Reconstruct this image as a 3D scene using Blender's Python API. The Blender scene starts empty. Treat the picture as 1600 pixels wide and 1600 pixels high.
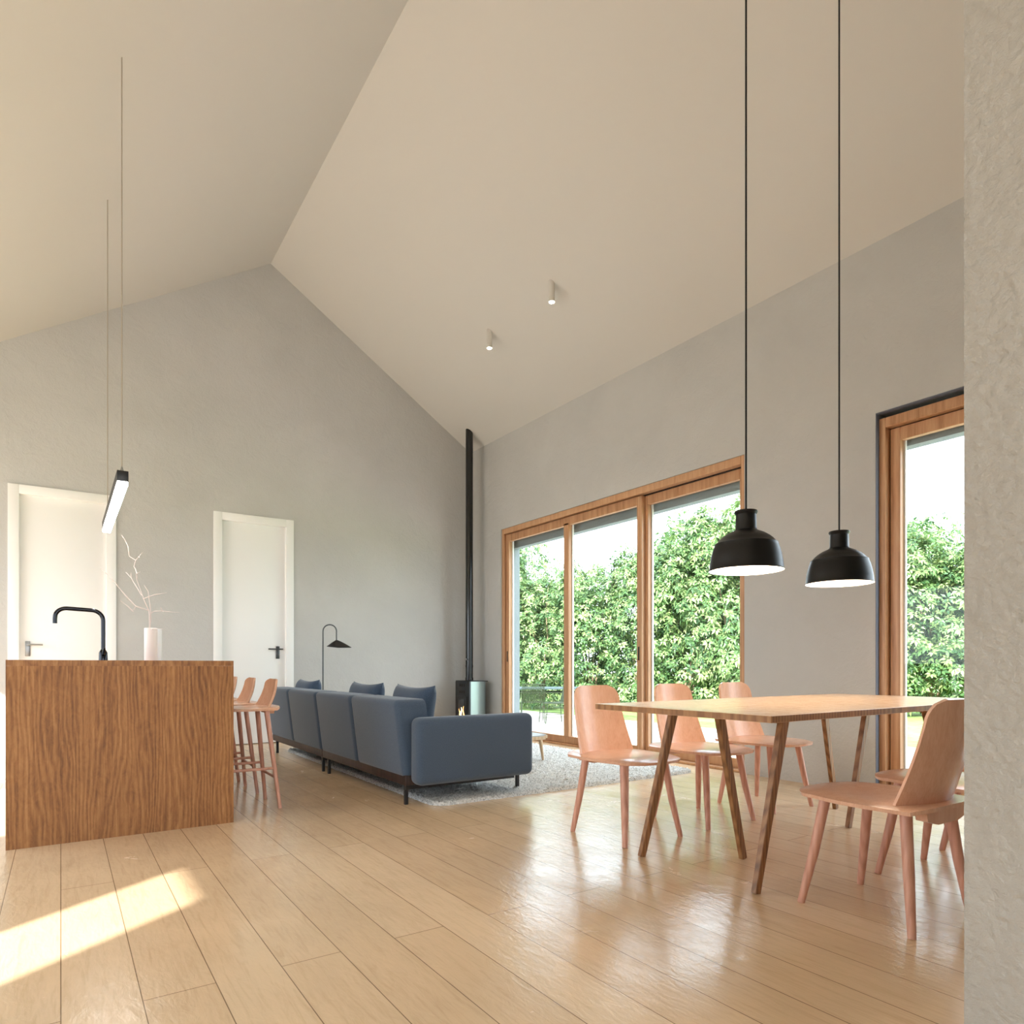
import bpy, bmesh, math, random
from mathutils import Vector, Matrix
R = math.radians
scene = bpy.context.scene
COL = scene.collection

# ------------------------------------------------------------------ camera, world, sun, exposure
FPX, CY, H = 1037.0, 1041.0, 0.92
cam_d = bpy.data.cameras.new('camera')
cam = bpy.data.objects.new('camera', cam_d); COL.objects.link(cam)
cam.location = (0, 0, H)
cam.rotation_euler = (R(90), 0, -math.atan2(.5622, .8270))
cam_d.sensor_width = 36; cam_d.lens = FPX * 36 / 1600
cam_d.shift_y = (CY - 800) / 1600
cam_d.clip_start = .02; cam_d.clip_end = 300
scene.camera = cam

SUN_DIR = Vector((.806, .592, -.564)).normalized()
w = bpy.data.worlds.new('world'); scene.world = w; w.use_nodes = True
nt = w.node_tree; nt.nodes.clear()
bg = nt.nodes.new('ShaderNodeBackground'); wo = nt.nodes.new('ShaderNodeOutputWorld')
bg.inputs[0].default_value = (.78, .89, 1, 1); bg.inputs[1].default_value = 2.2
nt.links.new(bg.outputs[0], wo.inputs[0])
sd = bpy.data.lights.new('sun', 'SUN'); sd.energy = 5.0; sd.angle = R(.9); sd.color = (1, .96, .9)
so = bpy.data.objects.new('sun', sd); COL.objects.link(so)
so.rotation_euler = SUN_DIR.to_track_quat('-Z', 'Y').to_euler(); so.location = (-20, -15, 14)

def portal(name, loc, rot, sx, sy):
    l = bpy.data.lights.new(name, 'AREA'); l.shape = 'RECTANGLE'; l.size = sx; l.size_y = sy
    l.cycles.is_portal = True
    o = bpy.data.objects.new(name, l); COL.objects.link(o); o.location = loc; o.rotation_euler = rot
# portals guide sky light through the openings (they emit nothing themselves)
portal('portal_terrace', (5.2, 5.475, 1.36), (0, R(90), 0), 2.7, 3.8)
portal('portal_dining', (5.2, 1.55, 1.36), (0, R(90), 0), 2.7, 1.9)
portal('portal_kitchen', (-2.9, 3.6, 1.32), (0, R(-90), 0), 2.0, 2.0)
portal('portal_kitchen_far', (-2.9, 6.35, 1.32), (0, R(-90), 0), 2.0, 3.1)
portal('portal_slit', (-2.9, .77, 1.15), (0, R(-90), 0), 2.3, .67)
portal('portal_side', (-2.9, -2.175, 1.15), (0, R(-90), 0), 2.3, .45)
portal('portal_rear', (1.0, -3.9, 1.45), (R(90), 0, 0), 6.4, 2.7)

vs = scene.view_settings
vs.view_transform = 'Standard'; vs.look = 'None'; vs.gamma = 1; vs.use_curve_mapping = False
vs.exposure = 1.62
cy = scene.cycles
cy.max_bounces = 12; cy.diffuse_bounces = 8; cy.glossy_bounces = 4; cy.transparent_max_bounces = 12
cy.transmission_bounces = 6; cy.sample_clamp_indirect = 8; cy.use_denoising = True
cy.caustics_reflective = False; cy.caustics_refractive = False

# ------------------------------------------------------------------ materials
def srgb(r, g, b):
    f = lambda c: (c/255/12.92) if c/255 <= .04045 else ((c/255+.055)/1.055)**2.4
    return (f(r), f(g), f(b), 1)
def mat(name, col, rough=.5, metal=0, spec=.5, **kw):
    m = bpy.data.materials.new(name); m.use_nodes = True
    b = m.node_tree.nodes['Principled BSDF']
    b.inputs['Base Color'].default_value = col; b.inputs['Roughness'].default_value = rough
    b.inputs['Metallic'].default_value = metal; b.inputs['Specular IOR Level'].default_value = spec
    for k, v in kw.items(): b.inputs[k.replace('_', ' ')].default_value = v
    return m
def nodes(m): return m.node_tree.nodes, m.node_tree.links, m.node_tree.nodes['Principled BSDF']
def coords(m, scale=(1, 1, 1), rot=(0, 0, 0), kind='Object'):
    n, l, b = nodes(m)
    tc = n.new('ShaderNodeTexCoord'); mp = n.new('ShaderNodeMapping')
    mp.inputs['Scale'].default_value = scale; mp.inputs['Rotation'].default_value = rot
    l.new(tc.outputs[kind], mp.inputs[0]); return mp.outputs[0]
def noise(m, vec, scale, detail=4, rough=.5, dist=0):
    n, l, b = nodes(m); t = n.new('ShaderNodeTexNoise')
    t.inputs['Scale'].default_value = scale; t.inputs['Detail'].default_value = detail
    t.inputs['Roughness'].default_value = rough; t.inputs['Distortion'].default_value = dist
    l.new(vec, t.inputs['Vector']); return t.outputs[0]
def ramp(m, fac, stops):
    n, l, b = nodes(m); r = n.new('ShaderNodeValToRGB'); e = r.color_ramp.elements
    e[0].position, e[0].color = stops[0]; e[1].position, e[1].color = stops[-1]
    for p, c in stops[1:-1]:
        x = e.new(p); x.color = c
    l.new(fac, r.inputs[0]); return r.outputs[0]
def mixc(m, fac, a, b_, mode='MIX'):
    n, l, b = nodes(m); x = n.new('ShaderNodeMix'); x.data_type = 'RGBA'; x.blend_type = mode
    for s, v in ((0, fac), (6, a), (7, b_)):
        if hasattr(v, 'links'): l.new(v, x.inputs[s])
        else: x.inputs[s].default_value = v
    return x.outputs[2]
def math_(m, op, a, b_=0.0, c=None):
    n, l, b = nodes(m); x = n.new('ShaderNodeMath'); x.operation = op
    for i, v in enumerate((a, b_) + ((c,) if c is not None else ())):
        if hasattr(v, 'links'): l.new(v, x.inputs[i])
        else: x.inputs[i].default_value = v
    return x.outputs[0]
def bump(m, h, strength=.2, dist=.01, normal=None):
    n, l, b = nodes(m); x = n.new('ShaderNodeBump'); x.inputs['Strength'].default_value = strength
    x.inputs['Distance'].default_value = dist; l.new(h, x.inputs['Height'])
    if normal: l.new(normal, x.inputs['Normal'])
    l.new(x.outputs[0], b.inputs['Normal']); return x.outputs[0]
def setc(m, out): nodes(m)[1].new(out, nodes(m)[2].inputs['Base Color'])
def setr(m, out): nodes(m)[1].new(out, nodes(m)[2].inputs['Roughness'])

def plaster(name, ca, cb, s=1.0, strength=.25, dist=.012):
    m = mat(name, ca, .8, spec=.25)
    v = coords(m)
    big = noise(m, v, 1.3, 5, .6, .4)
    setc(m, ramp(m, big, [(.3, ca), (.7, cb)]))
    f1 = noise(m, v, 24*s, 6, .65, .8 if s < 2 else .25); f2 = noise(m, v, 5*s, 4, .5, 1.2)
    bump(m, math_(m, 'ADD', f1, math_(m, 'MULTIPLY', f2, 1.6)), strength, dist)
    return m
M_wall = plaster('wall_plaster', srgb(184, 183, 180), srgb(192, 191, 188), 1, .4)
M_part = plaster('partition_plaster', srgb(158, 153, 144), srgb(168, 163, 154), 3.6, .5, .02)
M_ext = plaster('facade_render', srgb(140, 150, 154), srgb(148, 158, 162), 3, .3)
M_ceil = mat('ceiling_paint', srgb(208, 204, 197), .85, spec=.2)
v = coords(M_ceil); bump(M_ceil, noise(M_ceil, v, 30, 3), .05, .004)

# floor planks run along Y
M_floor = mat('oak_planks', srgb(214, 182, 140), .3, spec=.5)
def build_floor():
    m = M_floor; n, l, b = nodes(m)
    v = coords(m, rot=(0, 0, R(-90)))
    br = n.new('ShaderNodeTexBrick'); l.new(v, br.inputs['Vector'])
    br.offset = .37; br.offset_frequency = 2; br.squash = 1
    br.inputs['Scale'].default_value = 1; br.inputs['Mortar Size'].default_value = .0017
    br.inputs['Mortar Smooth'].default_value = .2; br.inputs['Bias'].default_value = 0
    br.inputs['Brick Width'].default_value = 3.3; br.inputs['Row Height'].default_value = .1866
    br.inputs['Color1'].default_value = srgb(221, 194, 160); br.inputs['Color2'].default_value = srgb(212, 183, 148)
    br.inputs['Mortar'].default_value = srgb(136, 112, 84)
    g = noise(m, coords(m, (9, .8, 1)), 5, 6, .62, 1.2)
    grain = ramp(m, g, [(.3, (.89, .87, .84, 1)), (.5, (1, 1, 1, 1)), (.72, (1.04, 1.035, 1.02, 1))])
    c = mixc(m, 1.0, br.outputs['Color'], grain, 'MULTIPLY')
    cl = noise(m, coords(m), 1.1, 4, .6, .5)
    c = mixc(m, 1.0, c, ramp(m, cl, [(.35, (.93, .93, .92, 1)), (.65, (1.05, 1.04, 1.03, 1))]), 'MULTIPLY')
    # small knots
    vo = n.new('ShaderNodeTexVoronoi'); vo.inputs['Scale'].default_value = 2.1; l.new(coords(m, (1.6, 1, 1)), vo.inputs['Vector'])
    kn = math_(m, 'LESS_THAN', vo.outputs['Distance'], .016)
    c = mixc(m, math_(m, 'MULTIPLY', kn, .75), c, srgb(92, 62, 34))
    setc(m, c)
    rn = noise(m, coords(m), 3.2, 5, .65, 1)
    setr(m, ramp(m, rn, [(.3, (.13, .13, .13, 1)), (.7, (.28, .28, .28, 1))]))
    w1 = noise(m, coords(m, (1, .5, 1)), 24, 5, .6, 1.2)
    w2 = noise(m, coords(m, (1, .25, 1)), 40, 3, .5, 1)
    hgt = math_(m, 'ADD', math_(m, 'MULTIPLY', w1, .85), math_(m, 'MULTIPLY', w2, .5))
    hgt = math_(m, 'SUBTRACT', hgt, math_(m, 'MULTIPLY', br.outputs['Fac'], .8))
    bump(m, hgt, .22, .006)
build_floor()

def wood(name, ca, cb, cc, rot=(0, 0, 0), scale=1.0, rough=.45, stretch=.07, dist=3.0, bumps=.12, wvw=.22):
    """long grain along local Z by default; rot turns it"""
    m = mat(name, ca, rough, spec=.4)
    v = coords(m, (1, 1, stretch), rot)
    n1 = noise(m, v, 9*scale, 6, .65, dist*.35)
    n, l, b = nodes(m)
    wv = n.new('ShaderNodeTexWave'); wv.wave_type = 'RINGS'; wv.rings_direction = 'Z'
    wv.inputs['Scale'].default_value = 5*scale; wv.inputs['Distortion'].default_value = dist*1.6
    wv.inputs['Detail'].default_value = 3; wv.inputs['Detail Scale'].default_value = 1.4
    l.new(v, wv.inputs['Vector'])
    fine = noise(m, coords(m, (1, 1, stretch*.5), rot), 70*scale, 3, .6)
    f = math_(m, 'ADD', math_(m, 'MULTIPLY', n1, .6), math_(m, 'MULTIPLY', wv.outputs['Fac'], wvw))
    f = math_(m, 'ADD', f, math_(m, 'MULTIPLY', fine, .30+(.22-wvw)))
    setc(m, ramp(m, f, [(.34, ca), (.55, cb), (.78, cc)]))
    bump(m, f, bumps, .003)
    return m
M_island = mat('stained_oak', srgb(150, 108, 66), .55, spec=.35)
def build_oak(m, rot=(0, 0, 0)):
    n, l, b = nodes(m)
    v0 = coords(m, (1, 1, .16), rot)
    warp = n.new('ShaderNodeTexNoise'); warp.inputs['Scale'].default_value = 3.2; warp.inputs['Detail'].default_value = 3; l.new(v0, warp.inputs['Vector'])
    wv = n.new('ShaderNodeTexWave'); wv.wave_type = 'BANDS'; wv.bands_direction = 'X'
    wv.inputs['Scale'].default_value = 13; wv.inputs['Distortion'].default_value = 30; wv.inputs['Detail'].default_value = 4
    wv.inputs['Detail Scale'].default_value = .35; wv.inputs['Detail Roughness'].default_value = .55; l.new(v0, wv.inputs['Vector'])
    fine = noise(m, coords(m, (1, 1, .035), rot), 120, 4, .7, .2)
    band = noise(m, coords(m, (1, 1, .04), rot), 7, 3, .5, .3)
    flow = noise(m, coords(m, (1, 1, .4), rot), 26, 5, .7, 2.5)
    f = math_(m, 'ADD', math_(m, 'MULTIPLY', wv.outputs['Fac'], .13), math_(m, 'MULTIPLY', fine, .50))
    f = math_(m, 'ADD', f, math_(m, 'MULTIPLY', band, .28)); f = math_(m, 'ADD', f, math_(m, 'MULTIPLY', flow, .29))
    setc(m, ramp(m, f, [(.38, srgb(92, 56, 28)), (.56, srgb(136, 90, 48)), (.68, srgb(156, 108, 62)), (.84, srgb(180, 132, 82))]))
    bump(m, f, .15, .003)
build_oak(M_island)
M_tabletop = wood('table_oak', srgb(178, 140, 106), srgb(204, 168, 132), srgb(218, 186, 152), rot=(0, R(90), 0), scale=1.8, rough=.24, dist=1.5, bumps=.05, wvw=.08)
M_edge = wood('plywood_edge', srgb(112, 74, 38), srgb(144, 100, 58), srgb(170, 124, 78), scale=4, rough=.5, dist=2)
M_tleg = wood('trestle_oak', srgb(104, 70, 40), srgb(140, 98, 60), srgb(164, 120, 78), scale=3, rough=.45, dist=2)
M_chair = wood('chair_ash', srgb(206, 158, 130), srgb(218, 172, 144), srgb(226, 184, 158), rot=(0, R(90), 0), scale=2.6, rough=.24, dist=.8, bumps=.04, wvw=.03)
M_cleg = wood('chair_leg_ash', srgb(190, 138, 116), srgb(204, 152, 130), srgb(216, 166, 144), scale=3, rough=.38, dist=1.2, bumps=.05)
M_frame = wood('window_larch', srgb(160, 114, 78), srgb(188, 142, 104), srgb(206, 164, 126), scale=3, rough=.4, dist=2)
M_frameh = wood('window_larch_rail', srgb(160, 114, 78), srgb(188, 142, 104), srgb(206, 164, 126), rot=(R(90), 0, 0), scale=3, rough=.4, dist=2)
M_base = wood('sofa_base_walnut', srgb(38, 26, 22), srgb(54, 38, 32), srgb(66, 48, 40), rot=(R(90), 0, 0), scale=3, rough=.5)
M_ctw = wood('coffee_table_oak', srgb(190, 160, 124), srgb(206, 178, 144), srgb(220, 196, 164), scale=3, rough=.4)

def fabric(name, a, b_):
    m = mat(name, a, .95, spec=.15, Sheen_Weight=.25)
    v = coords(m)
    setc(m, ramp(m, noise(m, v, 220, 2), [(.35, a), (.65, b_)]))
    bump(m, noise(m, v, 380, 2), .35, .002); return m
M_sofa = fabric('blue_grey_wool', srgb(65, 79, 96), srgb(77, 91, 108))
M_pillow = fabric('slate_blue_wool', srgb(62, 76, 94), srgb(74, 88, 106))
M_rug = mat('wool_rug', srgb(200, 200, 195), 1, spec=.05, Sheen_Weight=.0)
_v = coords(M_rug); _f = noise(M_rug, _v, 75, 3, .7)
setc(M_rug, ramp(M_rug, _f, [(.36, srgb(170, 172, 168)), (.48, srgb(226, 226, 222)), (.6, srgb(246, 246, 242))])); bump(M_rug, _f, .9, .02)
nodes(M_rug)[2].inputs['Sheen Weight'].default_value = 0
M_white = mat('door_lacquer', srgb(236, 236, 234), .45)
M_steel = mat('brushed_steel', srgb(150, 150, 148), .35, 1)
M_dsteel = mat('dark_lever_metal', srgb(95, 97, 98), .35, 1)
M_black = mat('black_metal', srgb(22, 22, 23), .42)
M_blackg = mat('black_gloss_rubber', srgb(11, 10, 10), .4, spec=.35)
M_cord = mat('black_cord', srgb(18, 18, 18), .7)
M_pipe = mat('flue_black', srgb(24, 26, 26), .17)
M_stovef = mat('stove_front_black', srgb(20, 21, 23), .35)
M_stoves = mat('stove_side_grey', srgb(140, 152, 150), .28, .7)
M_lampg = mat('floor_lamp_grey', srgb(72, 76, 78), .45, .3)
M_ceramic = mat('vase_ceramic', srgb(238, 226, 220), .6)
v = coords(M_ceramic); 
M_ceramic2 = mat('vase_white', srgb(240, 240, 240), .5)
M_twig = mat('dry_twig', srgb(208, 192, 186), .8)
M_wire = mat('suspension_wire', srgb(170, 160, 145), .4, .3)
M_tap = mat('black_chrome_tap', srgb(50, 50, 52), .16, 1)
M_gap = mat('dark_gasket', srgb(40, 26, 18), .8)
M_reveal = mat('slate_reveal', srgb(104, 110, 126), .7)
M_alu = mat('outer_frame_aluminium', srgb(225, 225, 222), .4)
M_green = mat('green_wire', srgb(52, 66, 30), .5)
M_gtable = mat('garden_table_top', srgb(96, 112, 112), .5)
M_stone = mat('coffee_table_top', srgb(176, 182, 186), .5)
M_sockd = mat('sink_steel', srgb(150, 150, 150), .3, 1)
M_patio = mat('pale_decking', srgb(214, 204, 192), .7)
setc(M_patio, ramp(M_patio, noise(M_patio, coords(M_patio, (8, .6, 1)), 3, 4), [(.35, srgb(205, 192, 176)), (.65, srgb(226, 218, 206))]))
M_lawn = mat('lawn_grass', srgb(120, 150, 70), .9)
setc(M_lawn, ramp(M_lawn, noise(M_lawn, coords(M_lawn), 6, 6, .7), [(.3, srgb(108, 140, 62)), (.7, srgb(158, 182, 104))]))
M_bark = mat('shrub_bark', srgb(140, 120, 98), .9)
def emis(name, col, s):
    m = mat(name, col, .5); b = nodes(m)[2]
    b.inputs['Emission Color'].default_value = col; b.inputs['Emission Strength'].default_value = s; return m
M_lin = emis('linear_diffuser', (1, .98, .94, 1), 14)
M_shade_in = mat('lamp_inside_white', srgb(245, 240, 230), .6)
M_bulb = emis('lamp_bulb', (1, .9, .78, 1), 12)
M_spot = emis('spot_lens', (1, .9, .75, 1), 90)
M_flame = emis('fire_flame', (1, .42, .12, 1), 2.2)
M_ember = emis('fire_bright_flame', (1, .72, .4, 1), 4)

M_glass = bpy.data.materials.new('window_glass'); M_glass.use_nodes = True
n_, l_ = M_glass.node_tree.nodes, M_glass.node_tree.links; n_.clear()
o_ = n_.new('ShaderNodeOutputMaterial'); mx = n_.new('ShaderNodeMixShader'); tr = n_.new('ShaderNodeBsdfTransparent')
gl = n_.new('ShaderNodeBsdfGlossy'); fr = n_.new('ShaderNodeFresnel'); fr.inputs[0].default_value = 1.45
gm = n_.new('ShaderNodeNewGeometry'); im = n_.new('ShaderNodeMapRange')
im.inputs['To Min'].default_value = 1.45; im.inputs['To Max'].default_value = 1/1.45
l_.new(gm.outputs['Backfacing'], im.inputs['Value']); l_.new(im.outputs[0], fr.inputs[0])
gl.inputs['Roughness'].default_value = .01; tr.inputs[0].default_value = (.97, .985, .98, 1)
fm_ = n_.new('ShaderNodeMath'); fm_.operation = 'MULTIPLY'; fm_.inputs[1].default_value = .4; l_.new(fr.outputs[0], fm_.inputs[0]); l_.new(fm_.outputs[0], mx.inputs[0]); l_.new(tr.outputs[0], mx.inputs[1]); l_.new(gl.outputs[0], mx.inputs[2]); l_.new(mx.outputs[0], o_.inputs[0])

def leafmat(name, cols):
    m = bpy.data.materials.new(name); m.use_nodes = True; n, l, b = nodes(m)
    a = n.new('ShaderNodeAttribute'); a.attribute_name = 'leafvar'
    r = n.new('ShaderNodeValToRGB'); e = r.color_ramp.elements
    e[0].position, e[0].color = 0, cols[0]; e[1].position, e[1].color = 1, cols[-1]
    for i, c in enumerate(cols[1:-1]):
        x = e.new((i+1)/(len(cols)-1)); x.color = c
    l.new(a.outputs['Fac'], r.inputs[0]); l.new(r.outputs[0], b.inputs['Base Color'])
    b.inputs['Roughness'].default_value = .3
    t = n.new('ShaderNodeBsdfTranslucent'); l.new(r.outputs[0], t.inputs[0])
    mx = n.new('ShaderNodeMixShader'); mx.inputs[0].default_value = .35
    l.new(b.outputs[0], mx.inputs[1]); l.new(t.outputs[0], mx.inputs[2])
    l.new(mx.outputs[0], n['Material Output'].inputs[0]); return m
M_leaf = leafmat('shrub_leaves', [srgb(44, 76, 46), srgb(88, 122, 72), srgb(128, 156, 96), srgb(196, 204, 146)])

# ------------------------------------------------------------------ mesh helpers
def obj(name, bm, m, parent=None, smooth=35, kind=None):
    bmesh.ops.recalc_face_normals(bm, faces=bm.faces)
    me = bpy.data.meshes.new(name); bm.to_mesh(me); bm.free()
    ms = m if isinstance(m, (list, tuple)) else [m]
    for x in ms: me.materials.append(x)
    if smooth:
        me.polygons.foreach_set('use_smooth', [True]*len(me.polygons))
        me.set_sharp_from_angle(angle=R(smooth))
    o = bpy.data.objects.new(name, me); COL.objects.link(o)
    if parent: o.parent = parent
    if kind: o['kind'] = kind
    return o
def thing(name, label, cat, loc=(0, 0, 0), rz=0, group=None, kind=None):
    o = bpy.data.objects.new(name, None); COL.objects.link(o); o.location = loc; o.rotation_euler = (0, 0, rz)
    o.empty_display_size = .1
    return tag(o, label, cat, group, kind)
def tag(o, label=None, cat=None, group=None, kind=None):
    if label: o['label'] = label
    if cat: o['category'] = cat
    if group: o['group'] = group
    if kind: o['kind'] = kind
    return o
def copy_tree(o, parent=None):
    c = o.copy(); COL.objects.link(c); c.parent = parent
    for ch in list(o.children): copy_tree(ch, c)
    return c
def box(bm, x0, x1, y0, y1, z0, z1, bev=0, seg=2, mi=0):
    r = bmesh.ops.create_cube(bm, size=1)
    vs = r['verts']
    bmesh.ops.scale(bm, vec=(x1-x0, y1-y0, z1-z0), verts=vs)
    bmesh.ops.translate(bm, vec=((x0+x1)/2, (y0+y1)/2, (z0+z1)/2), verts=vs)
    fs = set(f for v in vs for f in v.link_faces)
    for f in fs: f.material_index = mi
    if bev:
        es = list(set(e for v in vs for e in v.link_edges))
        bmesh.ops.bevel(bm, geom=es, offset=bev, segments=seg, profile=.5, affect='EDGES')
    return bm
def bx(*a, **k): return box(bmesh.new(), *a, **k)
def prism(bm, poly, axis, a, b):
    """poly: list of 2-D points; axis 'x': (y,z) pts extruded a..b in x; 'y': (x,z); 'z': (x,y)"""
    def P(p, t):
        return {'x': (t, p[0], p[1]), 'y': (p[0], t, p[1]), 'z': (p[0], p[1], t)}[axis]
    A = [bm.verts.new(P(p, a)) for p in poly]; B = [bm.verts.new(P(p, b)) for p in poly]
    bm.faces.new(A); bm.faces.new(B[::-1]); n = len(poly)
    for i in range(n): bm.faces.new((A[i], A[(i+1) % n], B[(i+1) % n], B[i]))
    return bm
def tube(bm, pts, rad, seg=12, cap=True, flat=None):
    pts = [Vector(p) for p in pts]; n = len(pts)
    rs = rad if isinstance(rad, (list, tuple)) else [rad]*n
    rings = []; up = None
    for i, p in enumerate(pts):
        t = (pts[min(i+1, n-1)]-pts[max(i-1, 0)]).normalized()
        if up is None:
            up = Vector((0, 0, 1)) if abs(t.z) < .9 else Vector((1, 0, 0))
        a = (up - t*up.dot(t)).normalized(); b = t.cross(a); up = a
        rings.append([bm.verts.new(p + (a*math.cos(2*math.pi*k/seg)+b*math.sin(2*math.pi*k/seg))*rs[i]) for k in range(seg)])
    for i in range(n-1):
        for k in range(seg):
            bm.faces.new((rings[i][k], rings[i][(k+1) % seg], rings[i+1][(k+1) % seg], rings[i+1][k]))
    if cap: bm.faces.new(rings[0][::-1]); bm.faces.new(rings[-1])
    return bm
def lathe(bm, prof, seg=48, cx=0, cy=0, close=False):
    rings = []
    for r, z in prof:
        if r < 1e-6: rings.append([bm.verts.new((cx, cy, z))])
        else: rings.append([bm.verts.new((cx+r*math.cos(2*math.pi*k/seg), cy+r*math.sin(2*math.pi*k/seg), z)) for k in range(seg)])
    n = len(rings); rng = range(n if close else n-1)
    for i in rng:
        A, B = rings[i], rings[(i+1) % n]
        for k in range(seg):
            a = [A[k % len(A)]] + ([A[(k+1) % seg]] if len(A) > 1 else []); b = [B[(k+1) % len(B)]] + ([B[k]] if len(B) > 1 else [])
            if len(A) == 1: bm.faces.new((A[0], B[k], B[(k+1) % seg]))
            elif len(B) == 1: bm.faces.new((A[k], A[(k+1) % seg], B[0]))
            else: bm.faces.new((A[k], A[(k+1) % seg], B[(k+1) % seg], B[k]))
    return bm
def bar(bm, p0, p1, w0, d0, w1=None, d1=None, side=Vector((0, 1, 0)), bev=0):
    """rectangular-section bar; w along `side`, d across"""
    p0, p1 = Vector(p0), Vector(p1); t = (p1-p0).normalized()
    s = (side-t*side.dot(t)).normalized(); u = t.cross(s)
    w1 = w0 if w1 is None else w1; d1 = d0 if d1 is None else d1
    vs = []
    for p, w_, d_ in ((p0, w0, d0), (p1, w1, d1)):
        for a, b in ((-1, -1), (1, -1), (1, 1), (-1, 1)):
            vs.append(bm.verts.new(p+s*a*w_/2+u*b*d_/2))
    fs = [(0, 1, 2, 3), (7, 6, 5, 4)]+[(i, (i+1) % 4+0, (i+1) % 4+4, i+4) for i in range(4)]
    for f in fs: bm.faces.new([vs[i] for i in f])
    if bev:
        bmesh.ops.bevel(bm, geom=list(set(e for v in vs for e in v.link_edges)), offset=bev, segments=2, affect='EDGES')
    return bm
def shell(fn, nu, nv, th):
    """grid surface fn(u,v)->(x,y,z), u,v in 0..1, given thickness th along its normal"""
    bm = bmesh.new(); g = [[Vector(fn(i/nu, j/nv)) for j in range(nv+1)] for i in range(nu+1)]
    def N(i, j):
        a = g[min(i+1, nu)][j]-g[max(i-1, 0)][j]; b = g[i][min(j+1, nv)]-g[i][max(j-1, 0)]
        c = a.cross(b); return c.normalized() if c.length > 1e-9 else Vector((0, 0, 1))
    T = [[bm.verts.new(g[i][j]+N(i, j)*th/2) for j in range(nv+1)] for i in range(nu+1)]
    B = [[bm.verts.new(g[i][j]-N(i, j)*th/2) for j in range(nv+1)] for i in range(nu+1)]
    for i in range(nu):
        for j in range(nv):
            bm.faces.new((T[i][j], T[i+1][j], T[i+1][j+1], T[i][j+1]))
            bm.faces.new((B[i][j], B[i][j+1], B[i+1][j+1], B[i+1][j]))
    ring = [(i, 0) for i in range(nu)]+[(nu, j) for j in range(nv)]+[(i, nv) for i in range(nu, 0, -1)]+[(0, j) for j in range(nv, 0, -1)]
    for k in range(len(ring)):
        a, b = ring[k], ring[(k+1) % len(ring)]
        bm.faces.new((T[a[0]][a[1]], B[a[0]][a[1]], B[b[0]][b[1]], T[b[0]][b[1]]))
    return bm

# ------------------------------------------------------------------ room shell
XW, YB, RX, RZ, SL = 4.835, 8.169, 2.072, 5.724, .638   # right wall, back wall, ridge x/z, slope
XL, YF = -2.6, -3.5
TW = .30
def zc(x): return RZ-SL*abs(x-RX)
ray = lambda px: (px-800)/FPX
def xb(px, Y=YB): u = ray(px); d = Y/(.827-.5622*u); return d*(.827*u+.5622)
def yr(px, X=XW): u = ray(px); d = X/(.827*u+.5622); return d*(.827-.5622*u)

obj('floor', bx(XL-.3, XW+.05, YF-.3, YB+.3, -.25, 0), M_floor, kind='structure', smooth=0)
# back gable wall with two door recesses
D = [(xb(12), xb(181.5), 2.722-.004), (xb(333.5), xb(458.5), 2.69)]
bm = bmesh.new()
xs = [XL-.3, D[0][0]+.05, D[0][1]-.05, D[1][0]+.05, D[1][1]-.05, XW+TW]
for i in range(5):
    a, b = xs[i], xs[i+1]; z0 = 0 if i % 2 == 0 else D[(i-1)//2][2]-.05
    top = [(b, zc(b)+.1)]+([(RX, RZ+.1)] if a < RX < b else [])+[(a, zc(a)+.1)]
    prism(bm, [(a, z0), (b, z0)]+top, 'y', YB, YB+.3)
for i in (0, 1): box(bm, D[i][0], D[i][1], YB+.12, YB+.3, 0, D[i][2]+.05)
obj('wall_back', bm, M_wall, kind='structure', smooth=0)
# right wall with glazing openings
W1 = (yr(1163), yr(783)); W2 = (.62, yr(1368)); WH = 2.735
bm = bmesh.new()
ys = [YF-.3, W2[0], W2[1], W1[0], W1[1], YB]
for i in range(5):
    z0 = -.25 if i % 2 == 0 else WH
    box(bm, XW, XW+.02, ys[i], ys[i+1], 0 if i % 2 == 0 else WH, zc(XW)+.05)
obj('wall_right', bm, M_wall, kind='structure', smooth=0)
bm = bmesh.new()
for i in range(5): box(bm, XW+.02, XW+TW, ys[i], ys[i+1], -.3 if i % 2 == 0 else WH, zc(XW)-.02)
for a, b in ((W1[0], W1[1]), (W2[0], W2[1])):
    box(bm, XW+.05, XW+TW, a, b, -.3, -.001); box(bm, XW+.20, XW+TW, a, b, WH-.232, WH)
obj('wall_facade', bm, M_ext, kind='structure', smooth=0)
# left wall: kitchen windows, plus an unseen side opening added to light the partition
KW = [(-2.4, -1.95), (.435, 1.10), (2.62, 4.6), (4.8, 7.9)]  # first is the added side opening; last two widened to brighten the room
bm = bmesh.new(); y = YF-.3
for a, b in KW:
    box(bm, XL-.25, XL, y, a, 0, zc(XL)+.1)
    box(bm, XL-.25, XL, a, b, 2.3, zc(XL)+.1)
    if a > 1: box(bm, XL-.25, XL, a, b, 0, .35)
    y = b
box(bm, XL-.25, XL, y, YB, 0, zc(XL)+.1)
obj('wall_left', bm, M_wall, kind='structure', smooth=0)
# wall behind the viewer, with a wide unseen opening added for more room light
bm = bmesh.new()
for a, b, z0 in ((XL-.25, -2.2, 0), (-2.2, 4.2, 2.8), (4.2, XW+TW, 0)):
    top = [(b, zc(b)+.1)]+([(RX, RZ+.1)] if a < RX < b else [])+[(a, zc(a)+.1)]
    prism(bm, [(a, z0), (b, z0)]+top, 'y', YF-.3, YF)
obj('wall_front', bm, M_wall, kind='structure', smooth=0)
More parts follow.
